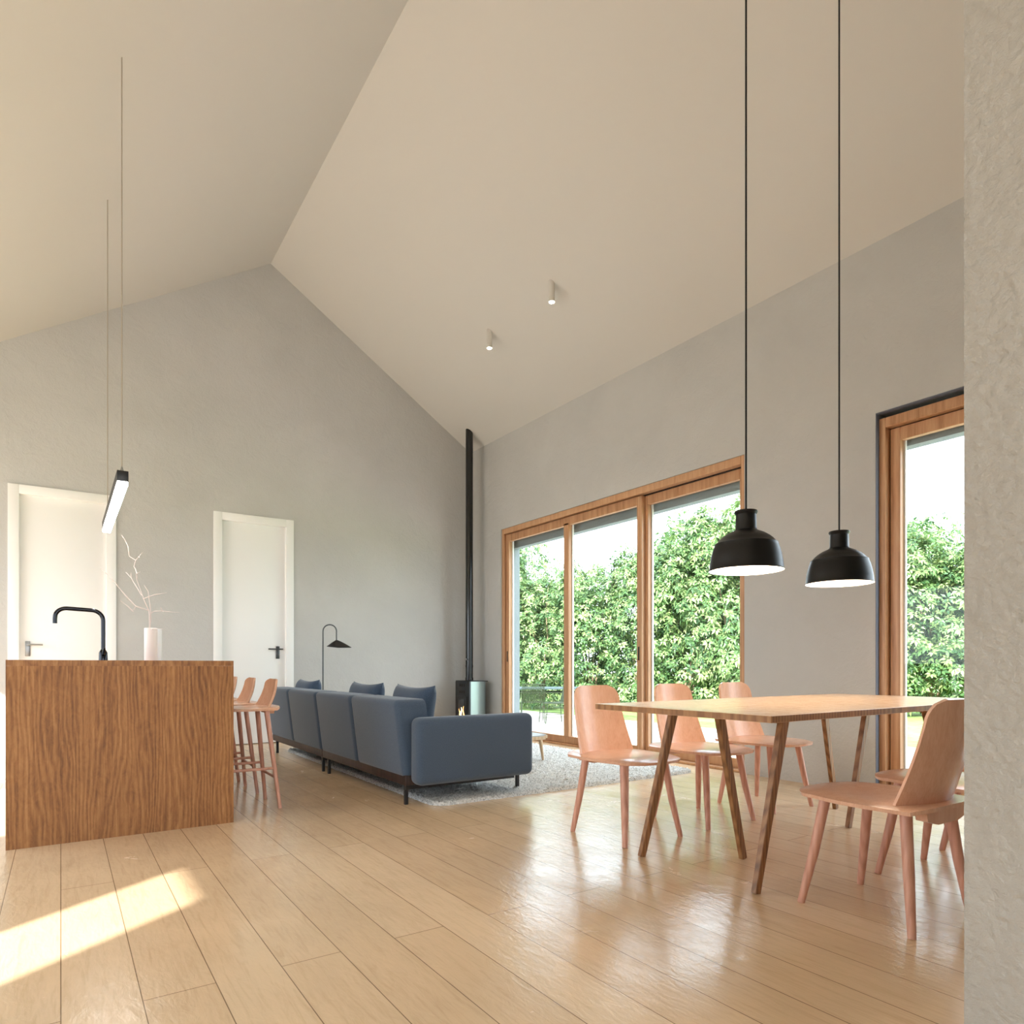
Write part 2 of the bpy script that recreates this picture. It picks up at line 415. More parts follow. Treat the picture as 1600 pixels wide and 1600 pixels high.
# partition beside the dining area
PX, PY = 1.268, .50
from mathutils import noise as mnoise
bm = bx(PX, XW, PY-.13, PY, 0, zc(PX))
bmesh.ops.delete(bm, geom=[f for f in bm.faces if f.normal.x < -.9 or (f.calc_center_median().x < PX+1e-4)], context='FACES')
ny_, nz_ = 38, int(zc(PX)/.0038); G_ = {}      # trowelled relief on the end face
for i in range(ny_+1):
    for j in range(nz_+1):
        y_, z_ = PY-.13+.13*i/ny_, zc(PX)*j/nz_
        p_ = Vector((PX, y_, z_)); q_ = p_+Vector((.3, .8, .2))*.004*mnoise.noise(p_*60)
        h_ = .0030*mnoise.noise(q_*120)+.0022*mnoise.noise(q_*60+Vector((3, 1, 7)))
        if i in (0, ny_): h_ *= .5
        G_[i, j] = bm.verts.new((PX-.0005-h_, y_, z_))
for i in range(ny_):
    for j in range(nz_): bm.faces.new((G_[i, j], G_[i, j+1], G_[i+1, j+1], G_[i+1, j]))
obj('wall_partition', bm, M_part, kind='structure', smooth=60)
# ceiling, two slopes
bm = bmesh.new()
prism(bm, [(XL-.25, zc(XL-.25)), (RX, RZ), (XW+.6, zc(XW+.6)), (XW+.6, zc(XW+.6)+.3), (RX, RZ+.35), (XL-.25, zc(XL-.25)+.3)], 'y', YF-.6, YB+.6)
obj('ceiling', bm, M_ceil, kind='structure', smooth=0)

# doors
def door(idx, x0, x1, zt, hx, hdir, hz):
    leaf = obj('door_%d' % idx, bx(x0+.075, x1-.075, YB+.045, YB+.09, .008, zt-.085, bev=.003), M_white, kind='structure')
    fr_ = bmesh.new()
    for a, b, z0, z1 in ((x0, x0+.09, 0, zt), (x1-.09, x1, 0, zt), (x0+.09, x1-.09, zt-.09, zt)):
        box(fr_, a, b, YB-.018, YB+.10, z0, z1, bev=.003)
    obj('door_frame', fr_, M_white, leaf)
    hp = obj('handle_plate', bx(hx-.021, hx+.021, YB+.035, YB+.046, hz-.115, hz+.035, bev=.004), M_dsteel if idx == 2 else M_steel, leaf)
    b_ = bmesh.new(); tube(b_, [(hx, YB+.04, hz), (hx, YB-.012, hz), (hx+.012*hdir, YB-.022, hz), (hx+.125*hdir, YB-.022, hz)], .0085)
    if idx == 2: tube(b_, [(hx, YB-.022, hz), (hx-.045*hdir, YB-.022, hz)], .0085)
    obj('door_handle', b_, M_dsteel if idx == 2 else M_steel, hp)
    return leaf
door(1, D[0][0], D[0][1], D[0][2], xb(43), 1, 1.135)
door(2, D[1][0], D[1][1], D[1][2], xb(435.5), -1, 1.125)

# glazing
def vbar(bm, x0, x1, y0, y1, z0, z1): box(bm, x0, x1, y0, y1, z0, z1, bev=.003, seg=1)
def sash(name, parent, y0, y1, z0, z1, X, munt=(), handle=None, wd=.068, dp=.05):
    s = bmesh.new()
    vbar(s, X, X+dp, y0, y0+wd, z0, z1); vbar(s, X, X+dp, y1-wd, y1, z0, z1)
    r_ = bmesh.new()
    ms = sorted(munt); cuts = [y0+wd]
    for m_ in ms: vbar(s, X, X+dp, m_-.045, m_+.045, z0+wd, z1-wd); cuts += [m_-.045, m_+.045]
    cuts.append(y1-wd)
    o = obj(name, s, M_frame, parent)
    vbar(r_, X, X+dp, y0+wd, y1-wd, z1-.092, z1); vbar(r_, X, X+dp, y0+wd, y1-wd, z0, z0+.082)
    obj('sash_rail', r_, M_frameh, o)
    al = bmesh.new()
    for a, b in zip(cuts[::2], cuts[1::2]):
        for q in ((a-.004, a+.012), (b-.012, b+.004)): box(al, X+dp, X+dp+.022, q[0], q[1], z0+.078, z1-.087)
        g = bx(X+.024, X+.032, a-.005, b+.005, z0+.078, z1-.088)
        obj('glass_pane', g, M_glass, o, smooth=0)
    obj('outer_bead', al, M_alu, o, smooth=0)
    if handle: obj('pull_handle', bx(X-.006, X+.001, handle-.008, handle+.008, .98, 1.12, bev=.003), M_black, o)
    return o
def outer_frame(name, y0, y1, X, g=.0):
    o = thing(name, 'timber glazed window wall' , 'window', (0, 0, 0), kind='structure')
    del o['label']; del o['category']
    f = bmesh.new(); vbar(f, X, X+.14, y0, y0+.045, 0, WH-g); vbar(f, X, X+.14, y1-.045, y1, 0, WH-g)
    a = obj('window_frame', f, M_frame, o)
    f = bmesh.new(); vbar(f, X, X+.14, y0+.045, y1-.045, WH-g-.07, WH-g); vbar(f, X, X+.14, y0+.045, y1-.045, 0, .022)
    obj('window_frame_rail', f, M_frameh, o)
    f = bmesh.new()
    for q in ((y0+.045, y0+.053), (y1-.053, y1-.045)): box(f, X+.07, X+.12, q[0], q[1], .05, WH-g-.07)
    box(f, X+.07, X+.12, y0+.05, y1-.05, WH-g-.078, WH-g-.07)
    obj('gasket', f, M_gap, o, smooth=0)
    return o
o1 = outer_frame('window_1', W1[0], W1[1], XW+.012)
ym = yr(1004, XW+.08)
sash('sliding_sash', o1, ym-.02, W1[1]-.052, .022, WH-.078, XW+.045, munt=(yr(884.5, XW+.045),), handle=ym+.018)
obj('pull_handle', bx(XW+.038, XW+.046, W1[1]-.052-.04, W1[1]-.052-.024, .98, 1.12, bev=.003), M_black, o1)
sash('fixed_sash', o1, W1[0]+.053, ym+.012, .022, WH-.078, XW+.099)
o2 = outer_frame('window_2', W2[0]+.02, W2[1]-.001, XW+.045, .035)
sash('fixed_sash', o2, W2[0]+.073, W2[1]-.054, .022, WH-.113, XW+.10, munt=(1.5,))
f = bmesh.new()
box(f, XW+.002, XW+.045, W2[1]-.004, W2[1]+.0, 0, WH); box(f, XW+.002, XW+.045, W2[0], W2[1], WH-.006, WH-.001)
obj('reveal_lining', f, M_reveal, o2, smooth=0)
# kitchen windows and added side opening (left, outside the frame) : thin frames
for i, (a, b) in enumerate(KW):
    t = thing('window_%d' % (i+3), 'x', 'x', kind='structure'); del t['label']; del t['category']
    z0 = .35 if a > 1 else 0
    f = bmesh.new()
    box(f, XL-.13, XL-.08, a, a+.03, z0, 2.3); box(f, XL-.13, XL-.08, b-.03, b, z0, 2.3)
    obj('window_frame', f, M_white, t, smooth=0)

# ground outside
obj('ground_patio', bx(XW+TW, 10.15, -8, 30, -.35, -.25), M_patio, kind='structure', smooth=0)
obj('ground_lawn', bx(-40, 60, -40, 60, -.6, -.36) if False else bx(10.15, 60, -40, 60, -.5, -.26), M_lawn, kind='structure', smooth=0)
obj('ground_garden', bx(-40, XW+TW, -40, 60, -.7, -.4), M_patio, kind='structure', smooth=0)  # unseen ground added to bounce light in from the left

# ------------------------------------------------------------------ kitchen island
IX0, IX1, IY0, IY1, IZ = -.228, .842, 4.157, 6.75, .952
isl = thing('kitchen_island', 'brown stained oak kitchen island with wood grain end panel', 'kitchen island', ((IX0+IX1)/2, (IY0+IY1)/2, 0))
cx_, cy_ = (IX0+IX1)/2, (IY0+IY1)/2
hw, hl = (IX1-IX0)/2, (IY1-IY0)/2
obj('end_panel', bx(-hw, hw, -hl, -hl+.04, 0, IZ-.0308), M_island, isl)
obj('end_panel', bx(-hw, hw, hl-.04, hl, 0, IZ-.032, bev=.002), M_island, isl)
M_islt = mat('stained_oak_top', srgb(150, 108, 66), .5, spec=.35); build_oak(M_islt, (0, R(90), 0))
ct = obj('countertop', bx(-hw, hw, -hl, hl, IZ-.0305, IZ), M_islt, isl)
obj('cabinet_body', bx(-hw+.02, .12, -hl+.04, hl-.04, .08, IZ-.03), M_island, isl)
obj('plinth', bx(-hw+.06, .08, -hl+.05, hl-.05, 0, .08), M_black, isl)
f = bmesh.new(); box(f, -.46, -.02, -.75, -.25, IZ+.0005, IZ+.004, bev=.001, seg=1)
obj('sink', f, M_sockd, isl)

# tap
tp = thing('kitchen_tap', 'dark glossy swan neck kitchen tap standing on the island counter', 'tap', (.225, 5.0, IZ))
b_ = bmesh.new(); tube(b_, [(0, 0, 0), (0, 0, .055), (0, 0, .075)], [.026, .024, .014], 20); obj('tap_base', b_, M_tap, tp)
pts = [(0, 0, .07), (0, 0, .26)]
spd = Vector((-.98, .05, 0)).normalized()
for k in range(1, 9):
    a = k/8*math.pi/2; pts.append(tuple(spd*(.065*(1-math.cos(a)))+Vector((0, 0, .26+.065*math.sin(a)))))
for k in range(1, 4): pts.append(tuple(spd*(.065+.13*k/3)+Vector((0, 0, .325+.002*k))))
for k in range(1, 8):
    a = k/8*math.pi/2; pts.append(tuple(spd*(.195+.06*math.sin(a))+Vector((0, 0, .331-.055*(1-math.cos(a))))))
pts += [tuple(spd*.256+Vector((0, 0, .262))), tuple(spd*.256+Vector((0, 0, .235)))]
b_ = bmesh.new(); tube(b_, pts, .0125, 14); obj('spout', b_, M_tap, tp)
b_ = bmesh.new(); tube(b_, [(0, -.02, .045), (0, -.035, .05), (.005, -.055, .085)], [.012, .009, .006], 10); obj('tap_lever', b_, M_tap, tp)

# vases and branches
def vase(name, x, y, r, h, m, label):
    b_ = bmesh.new(); lathe(b_, [(0, 0), (r*.96, 0), (r, .008), (r, h-.004), (r-.003, h), (r-.007, h-.003), (r-.008, .01), (0, .01)], 40)
    o = obj(name, b_, m); o.location = (x, y, IZ); return tag(o, label, 'vase')
vase('vase', .515, 5.2, .041, .232, M_ceramic, 'pale pink cylindrical vase holding bare twigs on the island')
vase('vase', .575, 5.40, .030, .236, M_ceramic2, 'slim white cylinder vase just right of the pink vase')
random.seed(4)
tw = thing('dried_branches', 'bare pale pinkish dried branches standing in the pink vase', 'branches', (.515, 5.2, IZ))
S_ = 4.6/FPX  # metres per photo pixel at that distance
rv = Vector((.827, -.5622, 0)); fv = Vector((.5622, .827, 0))
def PT(px, py, dep=0): return rv*((px-236)*S_)+Vector((0, 0, (1041-12-py)*S_+.012-.0))+fv*dep
BR = [
 [(234, 984, 0), (234, 965, 0), (232, 952, .01), (224, 938, .02), (218, 925, .03), (212, 905, .02), (214, 893, .01)],
 [(232, 952, .01), (216, 946, -.03), (204, 930, -.06), (192, 912, -.08), (182, 900, -.09), (172, 890, -.1)],
 [(218, 928, .03), (206, 912, .05), (198, 900, .06), (188, 890, .07)],
 [(198, 900, .06), (196, 891, .07)],
 [(212, 905, .02), (213, 895, 0), (222, 892, -.02)],
 [(213, 894, .01), (209, 886, .02), (207, 883, .02), (210, 873, .02), (204, 870, .03), (198, 866, .03), (195, 850, .04), (190, 840, .04), (185, 833, .04)],
 [(210, 873, .02), (214, 868, .02), (219, 860, .03)], [(214, 868, .02), (219, 869, 0)],
 [(234, 984, 0), (236, 965, 0), (238, 950, -.02), (237, 935, -.03), (235, 922, -.03), (228, 913, -.02)],
 [(224, 934, .0), (240, 930, -.03), (250, 928, -.05), (268, 926, -.06)],
 [(238, 957, -.02), (246, 954, -.04), (262, 954, -.07), (280, 956, -.09), (292, 957, -.1)],
 [(262, 954, -.07), (261, 949, -.08), (266, 956, -.09)],
 [(214, 955, -.04), (205, 945, -.05), (196, 938, -.06)],
 [(236, 983, 0), (246, 981, -.05), (264, 982, -.08)], [(216, 946, -.03), (214, 952, -.035), (208, 950, -.04)]]
for i, br in enumerate(BR):
    b_ = bmesh.new(); pts = [PT(*p) for p in br]; k = len(pts)
    if i in (0, 8): pts = [Vector((pts[0].x*.2, pts[0].y*.2, .012))]+pts; k += 1
    r0 = .0042 if i in (0, 1, 8) else .003
    tube(b_, pts, [r0*(1-.65*j/(k-1)) for j in range(k)], 6)
    obj('twig', b_, M_twig, tw)

# ------------------------------------------------------------------ chairs and stools
def make_seat(hw_r, hw_m, hw_f, y0, y1, z, th):
    def fn(u, v):
        s = 2*u-1; t = v
        if t < .5: hwid = hw_r+(hw_m-hw_r)*math.sin(t*math.pi)
        else: hwid = hw_m+(hw_f-hw_m)*((t-.5)/.5)**1.6
        e = 0
        if t > .86: e = ((t-.86)/.14)
        if t < .08: e = max(e, (.08-t)/.08)
        hwid *= 1-.30*e**2.2
        x = s*hwid; yy = y0+(y1-y0)*t - (.018*s*s if t > .5 else 0)*(t-.5)*2
        dish = -.012*(1-s*s)*math.sin(min(t*1.1, 1)*math.pi)
        drop = -.016*max(0, (t-.72)/.28)**2-.014*(abs(s)**6)*(1-e)
        return (x, yy, z+dish+drop)
    return shell(fn, 20, 26, th)
def make_back(z0, z1, y0, lean, w0, w1, curve, th):
    def fn(u, v):
        s = 2*u-1; t = v
        hwid = w0+(w1-w0)*t
        if t > .82:
            e = (t-.82)/.18; r = .058
            hwid = hwid-r+r*math.sqrt(max(0, 1-e*e))
        zz = z0+(z1-z0)*t
        x = s*hwid; yy = y0-lean*t+curve*(s*hwid/w0)**2-.012*math.sin(t*math.pi)
        if abs(s) > .82: x -= 0
        return (x, yy, zz - .0*(s*s))
    return shell(fn, 20, 24, th)
def make_chair():
    t = thing('dining_chair', '', 'chair')
    obj('seat', make_seat(.228, .248, .175, -.265, .275, .438, .014), M_chair, t)
    obj('backrest', make_back(.428, .808, -.205, .085, .198, .160, .058, .013), M_chair, t)
    prof = [(-.15, .425), (.15, .425), (.14, .39), (.07, .372), (-.07, .372), (-.14, .39)]
    b_ = bmesh.new(); prism(b_, prof, 'y', -.235, -.195); obj('seat_rail', b_, M_chair, t)
    for sx, sy in ((-1, -1), (1, -1), (-1, 1), (1, 1)):
        b_ = bmesh.new()
        yb = -.215 if sy < 0 else .2; yt = -.165 if sy < 0 else .13
        tube(b_, [(sx*.205, yb, 0), (sx*.175, (yb*.5+yt*.5), .2), (sx*.148, yt, .432)], [.0135, .0185, .0205], 16)
        obj('leg', b_, M_cleg, t)
    return t
def make_stool():
    t = thing('bar_stool', '', 'stool')
    obj('seat', make_seat(.20, .205, .15, -.20, .20, .655, .014), M_chair, t)
    obj('backrest', make_back(.648, .835, -.155, .05, .165, .13, .035, .013), M_chair, t)
    b_ = bmesh.new(); prism(b_, [(-.12, .642), (.12, .642), (.10, .61), (-.10, .61)], 'y', -.175, -.14); obj('seat_rail', b_, M_chair, t)
    L = {}
    for sx, sy in ((-1, -1), (1, -1), (-1, 1), (1, 1)):
        b_ = bmesh.new(); p0 = Vector((sx*.19, sy*.19, 0)); p1 = Vector((sx*.12, sy*.12, .65))
        tube(b_, [p0, (p0+p1)/2, p1], [.0115, .0145, .0165], 14); obj('leg', b_, M_cleg, t); L[sx, sy] = (p0, p1)
    for a, b, z in (((-1, -1), (1, -1), .20), ((-1, 1), (1, 1), .20), ((-1, -1), (-1, 1), .26), ((1, -1), (1, 1), .26)):
        P = [L[q][0]+(L[q][1]-L[q][0])*(z/.65) for q in (a, b)]
        b_ = bmesh.new(); tube(b_, P, .009, 10); obj('footrest', b_, M_cleg, t)
    return t
chair0 = make_chair(); chair0['group'] = 'dining chairs around the table'
CH = [
 ((2.565, 2.655), 180, 'pink beige wooden dining chair nearest the sofa, seen almost whole from the front'),
 ((3.215, 2.665), 180, 'pink beige wooden dining chair on the window side, middle of the three'),
 ((3.875, 2.70), 180, 'pink beige wooden dining chair on the window side, rightmost of the three'),
 ((2.585, 1.30), -2, 'pink beige wooden dining chair in the foreground with its back to us'),
 ((3.20, 1.32), -1, 'pink beige wooden dining chair mostly hidden behind the foreground chair'),
 ((3.86, 1.34), 0, 'pink beige wooden dining chair glimpsed at the partition edge, right of all others')]
for i, ((x, y), a, lab) in enumerate(CH):
    c = chair0 if i == 0 else copy_tree(chair0)
    c.location = (x, y, 0); c.rotation_euler = (0, 0, R(a)); c['label'] = lab
st0 = make_stool(); st0['group'] = 'bar stools along the island'
for i, (y, lab) in enumerate(((4.59, 'pink beige wooden bar stool nearest the viewer beside the island'),
                              (5.19, 'pink beige wooden bar stool second in the row beside the island'),
                              (5.80, 'pink beige wooden bar stool furthest back, mostly hidden by the island'))):
    c = st0 if i == 0 else copy_tree(st0)
    c.location = (.985, y, 0); c.rotation_euler = (0, 0, R(90)); c['label'] = lab

# ------------------------------------------------------------------ dining table
TX0, TX1, TY0, TY1, TZ = 2.10, 4.18, 1.44, 2.385, .742
tb = thing('dining_table', 'rectangular oak dining table with thin top on three legged trestles', 'table', ((TX0+TX1)/2, (TY0+TY1)/2, 0))
tcx, tcy = tb.location.x, tb.location.y
b_ = bmesh.new(); box(b_, TX0-tcx, TX1-tcx, TY0-tcy, TY1-tcy, TZ-.026, TZ, bev=.0015, seg=1)
b_.faces.ensure_lookup_table(); b_.normal_update()
for f_ in b_.faces: f_.material_index = 0 if abs(f_.normal.z) > .7 else 1
obj('tabletop', b_, [M_tabletop, M_edge], tb, smooth=0)
def trestle(sgn, pts):
    r = None
    for foot, top in pts:
        b_ = bmesh.new()
        bar(b_, (top[0]-tcx, top[1]-tcy, TZ-.026), (foot[0]-tcx, foot[1]-tcy, 0), .030, .044, .024, .034, bev=.002)
        o = obj('leg', b_, M_tleg, tb)
    a, b = pts[0][1], pts[1][1]
    b_ = bmesh.new(); bar(b_, (a[0]-tcx, a[1]-tcy, TZ-.046), (b[0]-tcx, b[1]-tcy, TZ-.046), .036, .04, side=Vector((1, 0, 0)), bev=.003)
    obj('trestle_bar', b_, M_tleg, tb)
trestle(1, [((2.325, 1.666), (2.54, 1.68)), ((2.32, 2.30), (2.54, 2.29)), ((2.70, 2.005), (2.52, 2.005))])
trestle(-1, [((4.05, 1.67), (3.79, 1.68)), ((4.14, 2.37), (3.94, 2.34)), ((3.71, 2.05), (3.885, 2.03))])

# pendants
def pendant(x, y, zr, label):
    t = thing('pendant_lamp', label, 'pendant lamp', (x, y, zr), group='black pendants over the table')
    r = .167
    prof = [(r, 0), (r+.002, .004), (r-.002, .012), (.163, .035), (.157, .070), (.149, .100), (.1415, .120), (.1415, .126), (.134, .130), (.122, .145), (.105, .160),
            (.083, .174), (.060, .184), (.050, .190), (.047, .198), (.0455, .262), (.050, .268), (.0525, .274), (.050, .280), (.0, .282)]
    b_ = bmesh.new(); lathe(b_, prof, 64); obj('lamp_shade', b_, M_blackg, t)
    b_ = bmesh.new(); lathe(b_, [(r-.0005, .0015), (.160, .035), (.154, .07), (.146, .10), (.136, .122), (.118, .143), (.10, .157), (.08, .169), (.05, .180), (0, .182)], 64)
    obj('shade_lining', b_, M_shade_in, t)
    b_ = bmesh.new(); bmesh.ops.create_uvsphere(b_, u_segments=24, v_segments=14, radius=.042); bmesh.ops.translate(b_, vec=(0, 0, .085), verts=b_.verts)
    tube(b_, [(0, 0, .12), (0, 0, .178)], .016, 16); obj('bulb', b_, M_bulb, t)
    b_ = bmesh.new(); tube(b_, [(0, 0, .28), (0, 0, zc(x)-zr)], .0045, 8); obj('cord', b_, M_cord, t)
    b_ = bmesh.new(); tube(b_, [(0, 0, zc(x)-zr-.05), (0, 0, zc(x)-zr+.03)], .05, 24); obj('ceiling_rose', b_, M_black, t)
    l = bpy.data.lights.new('pendant_light', 'POINT'); l.energy = 2.2; l.color = (1, .86, .72); l.shadow_soft_size = .04
    o = bpy.data.objects.new('pendant_light', l); COL.objects.link(o); o.parent = t; o.location = (0, 0, .025)
pendant(2.648, 1.95, 1.365, 'black dome pendant lamp, the larger left one hanging in front of the wide window')
pendant(3.44, 1.95, 1.36, 'black dome pendant lamp, the smaller right one hanging before the plaster wall')

# linear lamp over island
LX = .305; LY0, LY1, LZ = 4.57, 6.28, 2.0
ll = thing('linear_pendant', 'slim black bar pendant with glowing white underside above the island', 'pendant lamp', (LX, (LY0+LY1)/2, LZ))
hl2 = (LY1-LY0)/2
obj('lamp_housing', bx(-.030, .030, -hl2, hl2, .022, .085, bev=.002), M_black, ll)
obj('diffuser', bx(-.028, .028, -hl2+.003, hl2-.003, 0, .0225, bev=.004), M_lin, ll)
for s, yy in ((-1, -hl2+.07), (1, hl2-.16)):
    b_ = bmesh.new(); tube(b_, [(0, yy, .11), (0, yy, zc(LX)-LZ+.01)], .0032, 8); obj('suspension_cable', b_, M_wire, ll)
    b_ = bmesh.new(); tube(b_, [(0, yy, .08), (0, yy, .105), (0, yy, .125)], [.009, .009, .004], 12); obj('cable_gripper', b_, M_steel, ll)

# ceiling spots
for x, y, lab in ((3.87, 5.02, 'small white cylinder spotlight on the sloping ceiling, right and higher of the two'),
                  (3.87, 6.13, 'small white cylinder spotlight on the sloping ceiling, left and lower of the two')):
    z = zc(x); t = thing('ceiling_spotlight', lab, 'spotlight', (x, y, z), group='ceiling spotlights')
    b_ = bmesh.new(); lathe(b_, [(0, .05), (.029, .05), (.029, -.185), (.026, -.187), (.0245, -.172), (0, -.172)], 32); obj('spot_housing', b_, M_ceil, t)
    b_ = bmesh.new(); lathe(b_, [(0, -.178), (.024, -.178), (.024, -.17), (0, -.17)], 24); obj('spot_lens', b_, M_spot, t)
    l = bpy.data.lights.new('spotlight_beam', 'SPOT'); l.energy = 12; l.color = (1, .84, .62); l.spot_size = R(75); l.spot_blend = .6; l.shadow_soft_size = .03
    o = bpy.data.objects.new('spotlight_beam', l); COL.objects.link(o); o.parent = t; o.location = (0, 0, -.2)

# ------------------------------------------------------------------ rug, sofa, cushions
random.seed(11)
RX0, RX1, RY0, RY1 = 2.02, 4.56, 3.86, 7.35
b_ = bmesh.new()
nx, ny = 170, 230; V = {}
for i in range(nx+1):
    for j in range(ny+1):
        e = min(i, nx-i, j, ny-j)
        x = RX0+(RX1-RX0)*i/nx; y = RY0+(RY1-RY0)*j/ny
        # rounded corners
        cxx = min(max(x, RX0+.12), RX1-.12); cyy = min(max(y, RY0+.12), RY1-.12); dd = math.hypot(x-cxx, y-cyy)
        if dd > .12: x = cxx+(x-cxx)*.12/dd; y = cyy+(y-cyy)*.12/dd
        z = .0 if e == 0 else .018+random.random()*.016
        V[i, j] = b_.verts.new((x+(random.random()-.5)*.008, y+(random.random()-.5)*.01, z))
for i in range(nx):
    for j in range(ny): b_.faces.new((V[i, j], V[i+1, j], V[i+1, j+1], V[i, j+1]))
rug = obj('rug', b_, M_rug, smooth=180); tag(rug, 'light grey shaggy wool rug on the oak floor under the sofa', 'rug')
rug['physics'] = 'flat'; del rug['physics']

def cushion_box(x0, x1, y0, y1, z0, z1, r, sag=0):
    b_ = bmesh.new(); box(b_, x0, x1, y0, y1, z0, z1, bev=r, seg=5); return b_
sf = thing('sofa', 'long blue grey sofa with four back cushions and thin black legs', 'sofa', (1.83, 3.85, 0))
SZ0, SZ1 = .178, .70
ysp = [yr(650, 1.83)]
edges = [.15, .995, 1.835, 2.675, 3.475]
def back_pad(y0, y1, k):
    # leaning upholstered back, rounded
    b_ = bmesh.new(); box(b_, 0, .26, y0+.004, y1-.004, 0, SZ1-SZ0, bev=.042, seg=5)
    for v_ in b_.verts:
        t = v_.co.z/(SZ1-SZ0); v_.co.x += .035*(1-t)-.03*t+.012*math.sin(t*math.pi); v_.co.z += SZ0
        if v_.co.x > .2: v_.co.x -= .05*t
    obj('back_cushion', b_, M_sofa, sf)
    # piping seam down the rear edge
    pts = []
    for i in range(13):
        t = .05+.9*i/12; pts.append((.003+.035*(1-t)-.03*t+.012*math.sin(t*math.pi)+.012, y1-.010, SZ0+t*(SZ1-SZ0)))
for k in range(4): back_pad(edges[k], edges[k+1], k)
for k in range(4):
    obj('seat_cushion', cushion_box(.25, .93, edges[k]+.003+(.0 if k else .0), edges[k+1]-.003, .205, .43, .045), M_sofa, sf)
obj('armrest', cushion_box(.065, .985, 0, .145, .143, .585, .048), M_sofa, sf)
obj('armrest', cushion_box(.27, .985, 3.48, 3.62, .143, .585, .048), M_sofa, sf)
for a, b in ((.16, 1.83), (1.84, 3.47)):
    obj('base_frame', bx(.045, .92, a, b, .13, .20, bev=.006), M_base, sf)
    obj('underframe', bx(.06, .93, a+.02, a+.045, .10, .128), M_black, sf)
    for y in (a+.04, b-.10):
        for x in (.07, .97-.0):
            z0 = .0 if x < .15 else .030
            obj('leg', bx(x-.012, x+.012, y-.012, y+.012, z0, .13, bev=.002, seg=1), M_black, sf)

def pillow(x, y, z, yaw, lab, wd=.60, hg=.37, th=.085):
    t_ = bmesh.new(); n = 22;  T = {}; B = {}
    for i in range(n+1):
        for j in range(n+1):
            a, b = 2*i/n-1, 2*j/n-1
            pin = 1-.10*(1-b*b)*abs(a)**3; pin2 = 1-.12*(1-a*a)*abs(b)**3
            X = a*wd/2*pin; Z = b*hg/2*pin2
            h = th*((1-a**4)*(1-b**4))**.55*(1)
            T[i, j] = t_.verts.new((X, h, Z))
            B[i, j] = T[i, j] if i in (0, n) or j in (0, n) else t_.verts.new((X, -h, Z))
    for i in range(n):
        for j in range(n):
            t_.faces.new((T[i, j], T[i+1, j], T[i+1, j+1], T[i, j+1])); t_.faces.new((B[i, j], B[i, j+1], B[i+1, j+1], B[i+1, j]))
    o = obj('throw_pillow', t_, M_pillow, smooth=60); o.location = (x, y, z)
    o.rotation_euler = (R(-9), 0, yaw); tag(o, lab, 'pillow', 'slate blue pillows on the sofa'); return o
pillow(2.19, 4.56, .598, R(-90+2), 'slate blue throw pillow nearest the viewer, leaning on the sofa back')
pillow(2.19, 5.50, .60, R(-90+3), 'slate blue throw pillow in the middle of the sofa back')
pillow(2.15, 7.02, .60, R(-90+2), 'slate blue throw pillow at the far end of the sofa by the door')

# coffee table
ctb = thing('coffee_table', 'low coffee table with pale grey top, light oak rim and tapered legs on the rug', 'coffee table', (3.46, 5.38, 0))
b_ = bmesh.new(); box(b_, -.40, .40, -.40, .40, .232, .262); 
es = [e for e in b_.edges if abs(e.verts[0].co.z-e.verts[1].co.z) > .01]
bmesh.ops.bevel(b_, geom=es, offset=.09, segments=8, affect='EDGES')
obj('table_rim', b_, M_ctw, ctb)
b_ = bmesh.new(); box(b_, -.385, .385, -.385, .385, .262, .270)
es = [e for e in b_.edges if abs(e.verts[0].co.z-e.verts[1].co.z) > .005]
bmesh.ops.bevel(b_, geom=es, offset=.08, segments=8, affect='EDGES')
obj('tabletop', b_, M_stone, ctb)
for sx in (-1, 1):
    for sy in (-1, 1):
        b_ = bmesh.new(); tube(b_, [(sx*.33, sy*.33, .030), (sx*.31, sy*.31, .235)], [.011, .020], 14); obj('leg', b_, M_ctw, ctb)

# floor lamp
fl = thing('floor_lamp', 'slender dark grey arched floor lamp with leaf shaped shade behind the sofa', 'floor lamp', (2.505, 7.57, 0))
rvx = Vector((.827, -.5622, 0))
b_ = bmesh.new(); lathe(b_, [(0, 0), (.12, 0), (.12, .012), (.115, .016), (0, .018)], 36); obj('base', b_, M_lampg, fl)
pts = [Vector((0, 0, .01)), Vector((0, 0, 1.325))]
for k in range(1, 13):
    a = k/12*math.pi; pts.append(rvx*(.078*(1-math.cos(a)))+Vector((0, 0, 1.325+.075*math.sin(a))))
pts.append(rvx*.156+Vector((0, 0, 1.22)))
b_ = bmesh.new(); tube(b_, pts, .0075, 10); obj('pole', b_, M_lampg, fl)
# shade : pointed leaf dome
b_ = bmesh.new(); c0 = rvx*.156+Vector((0, 0, 1.225)); ax = rvx; ay = Vector((.5622, .827, 0)); rings = [[b_.verts.new(c0)]]
for i in range(1, 11):
    t = i/10; ring = []
    for k in range(40):
        a = 2*math.pi*k/40; ca, sa = math.cos(a), math.sin(a)
        L_ = .115+(.060)*max(0, ca)**5 if ca > 0 else .112
        ring.append(b_.verts.new(c0+ax*(ca*L_*t)+ay*(sa*.09*t)+Vector((0, 0, -.088*t**1.25+(.012 if ca < 0 else .0)*t*t*abs(ca)))))
    rings.append(ring)
for k in range(40): b_.faces.new((rings[0][0], rings[1][k], rings[1][(k+1) % 40]))
for i in range(1, 10):
    for k in range(40): b_.faces.new((rings[i][k], rings[i+1][k], rings[i+1][(k+1) % 40], rings[i][(k+1) % 40]))
sh = obj('lamp_shade', b_, M_black, fl, smooth=60)
md = sh.modifiers.new('th', 'SOLIDIFY'); md.thickness = .004

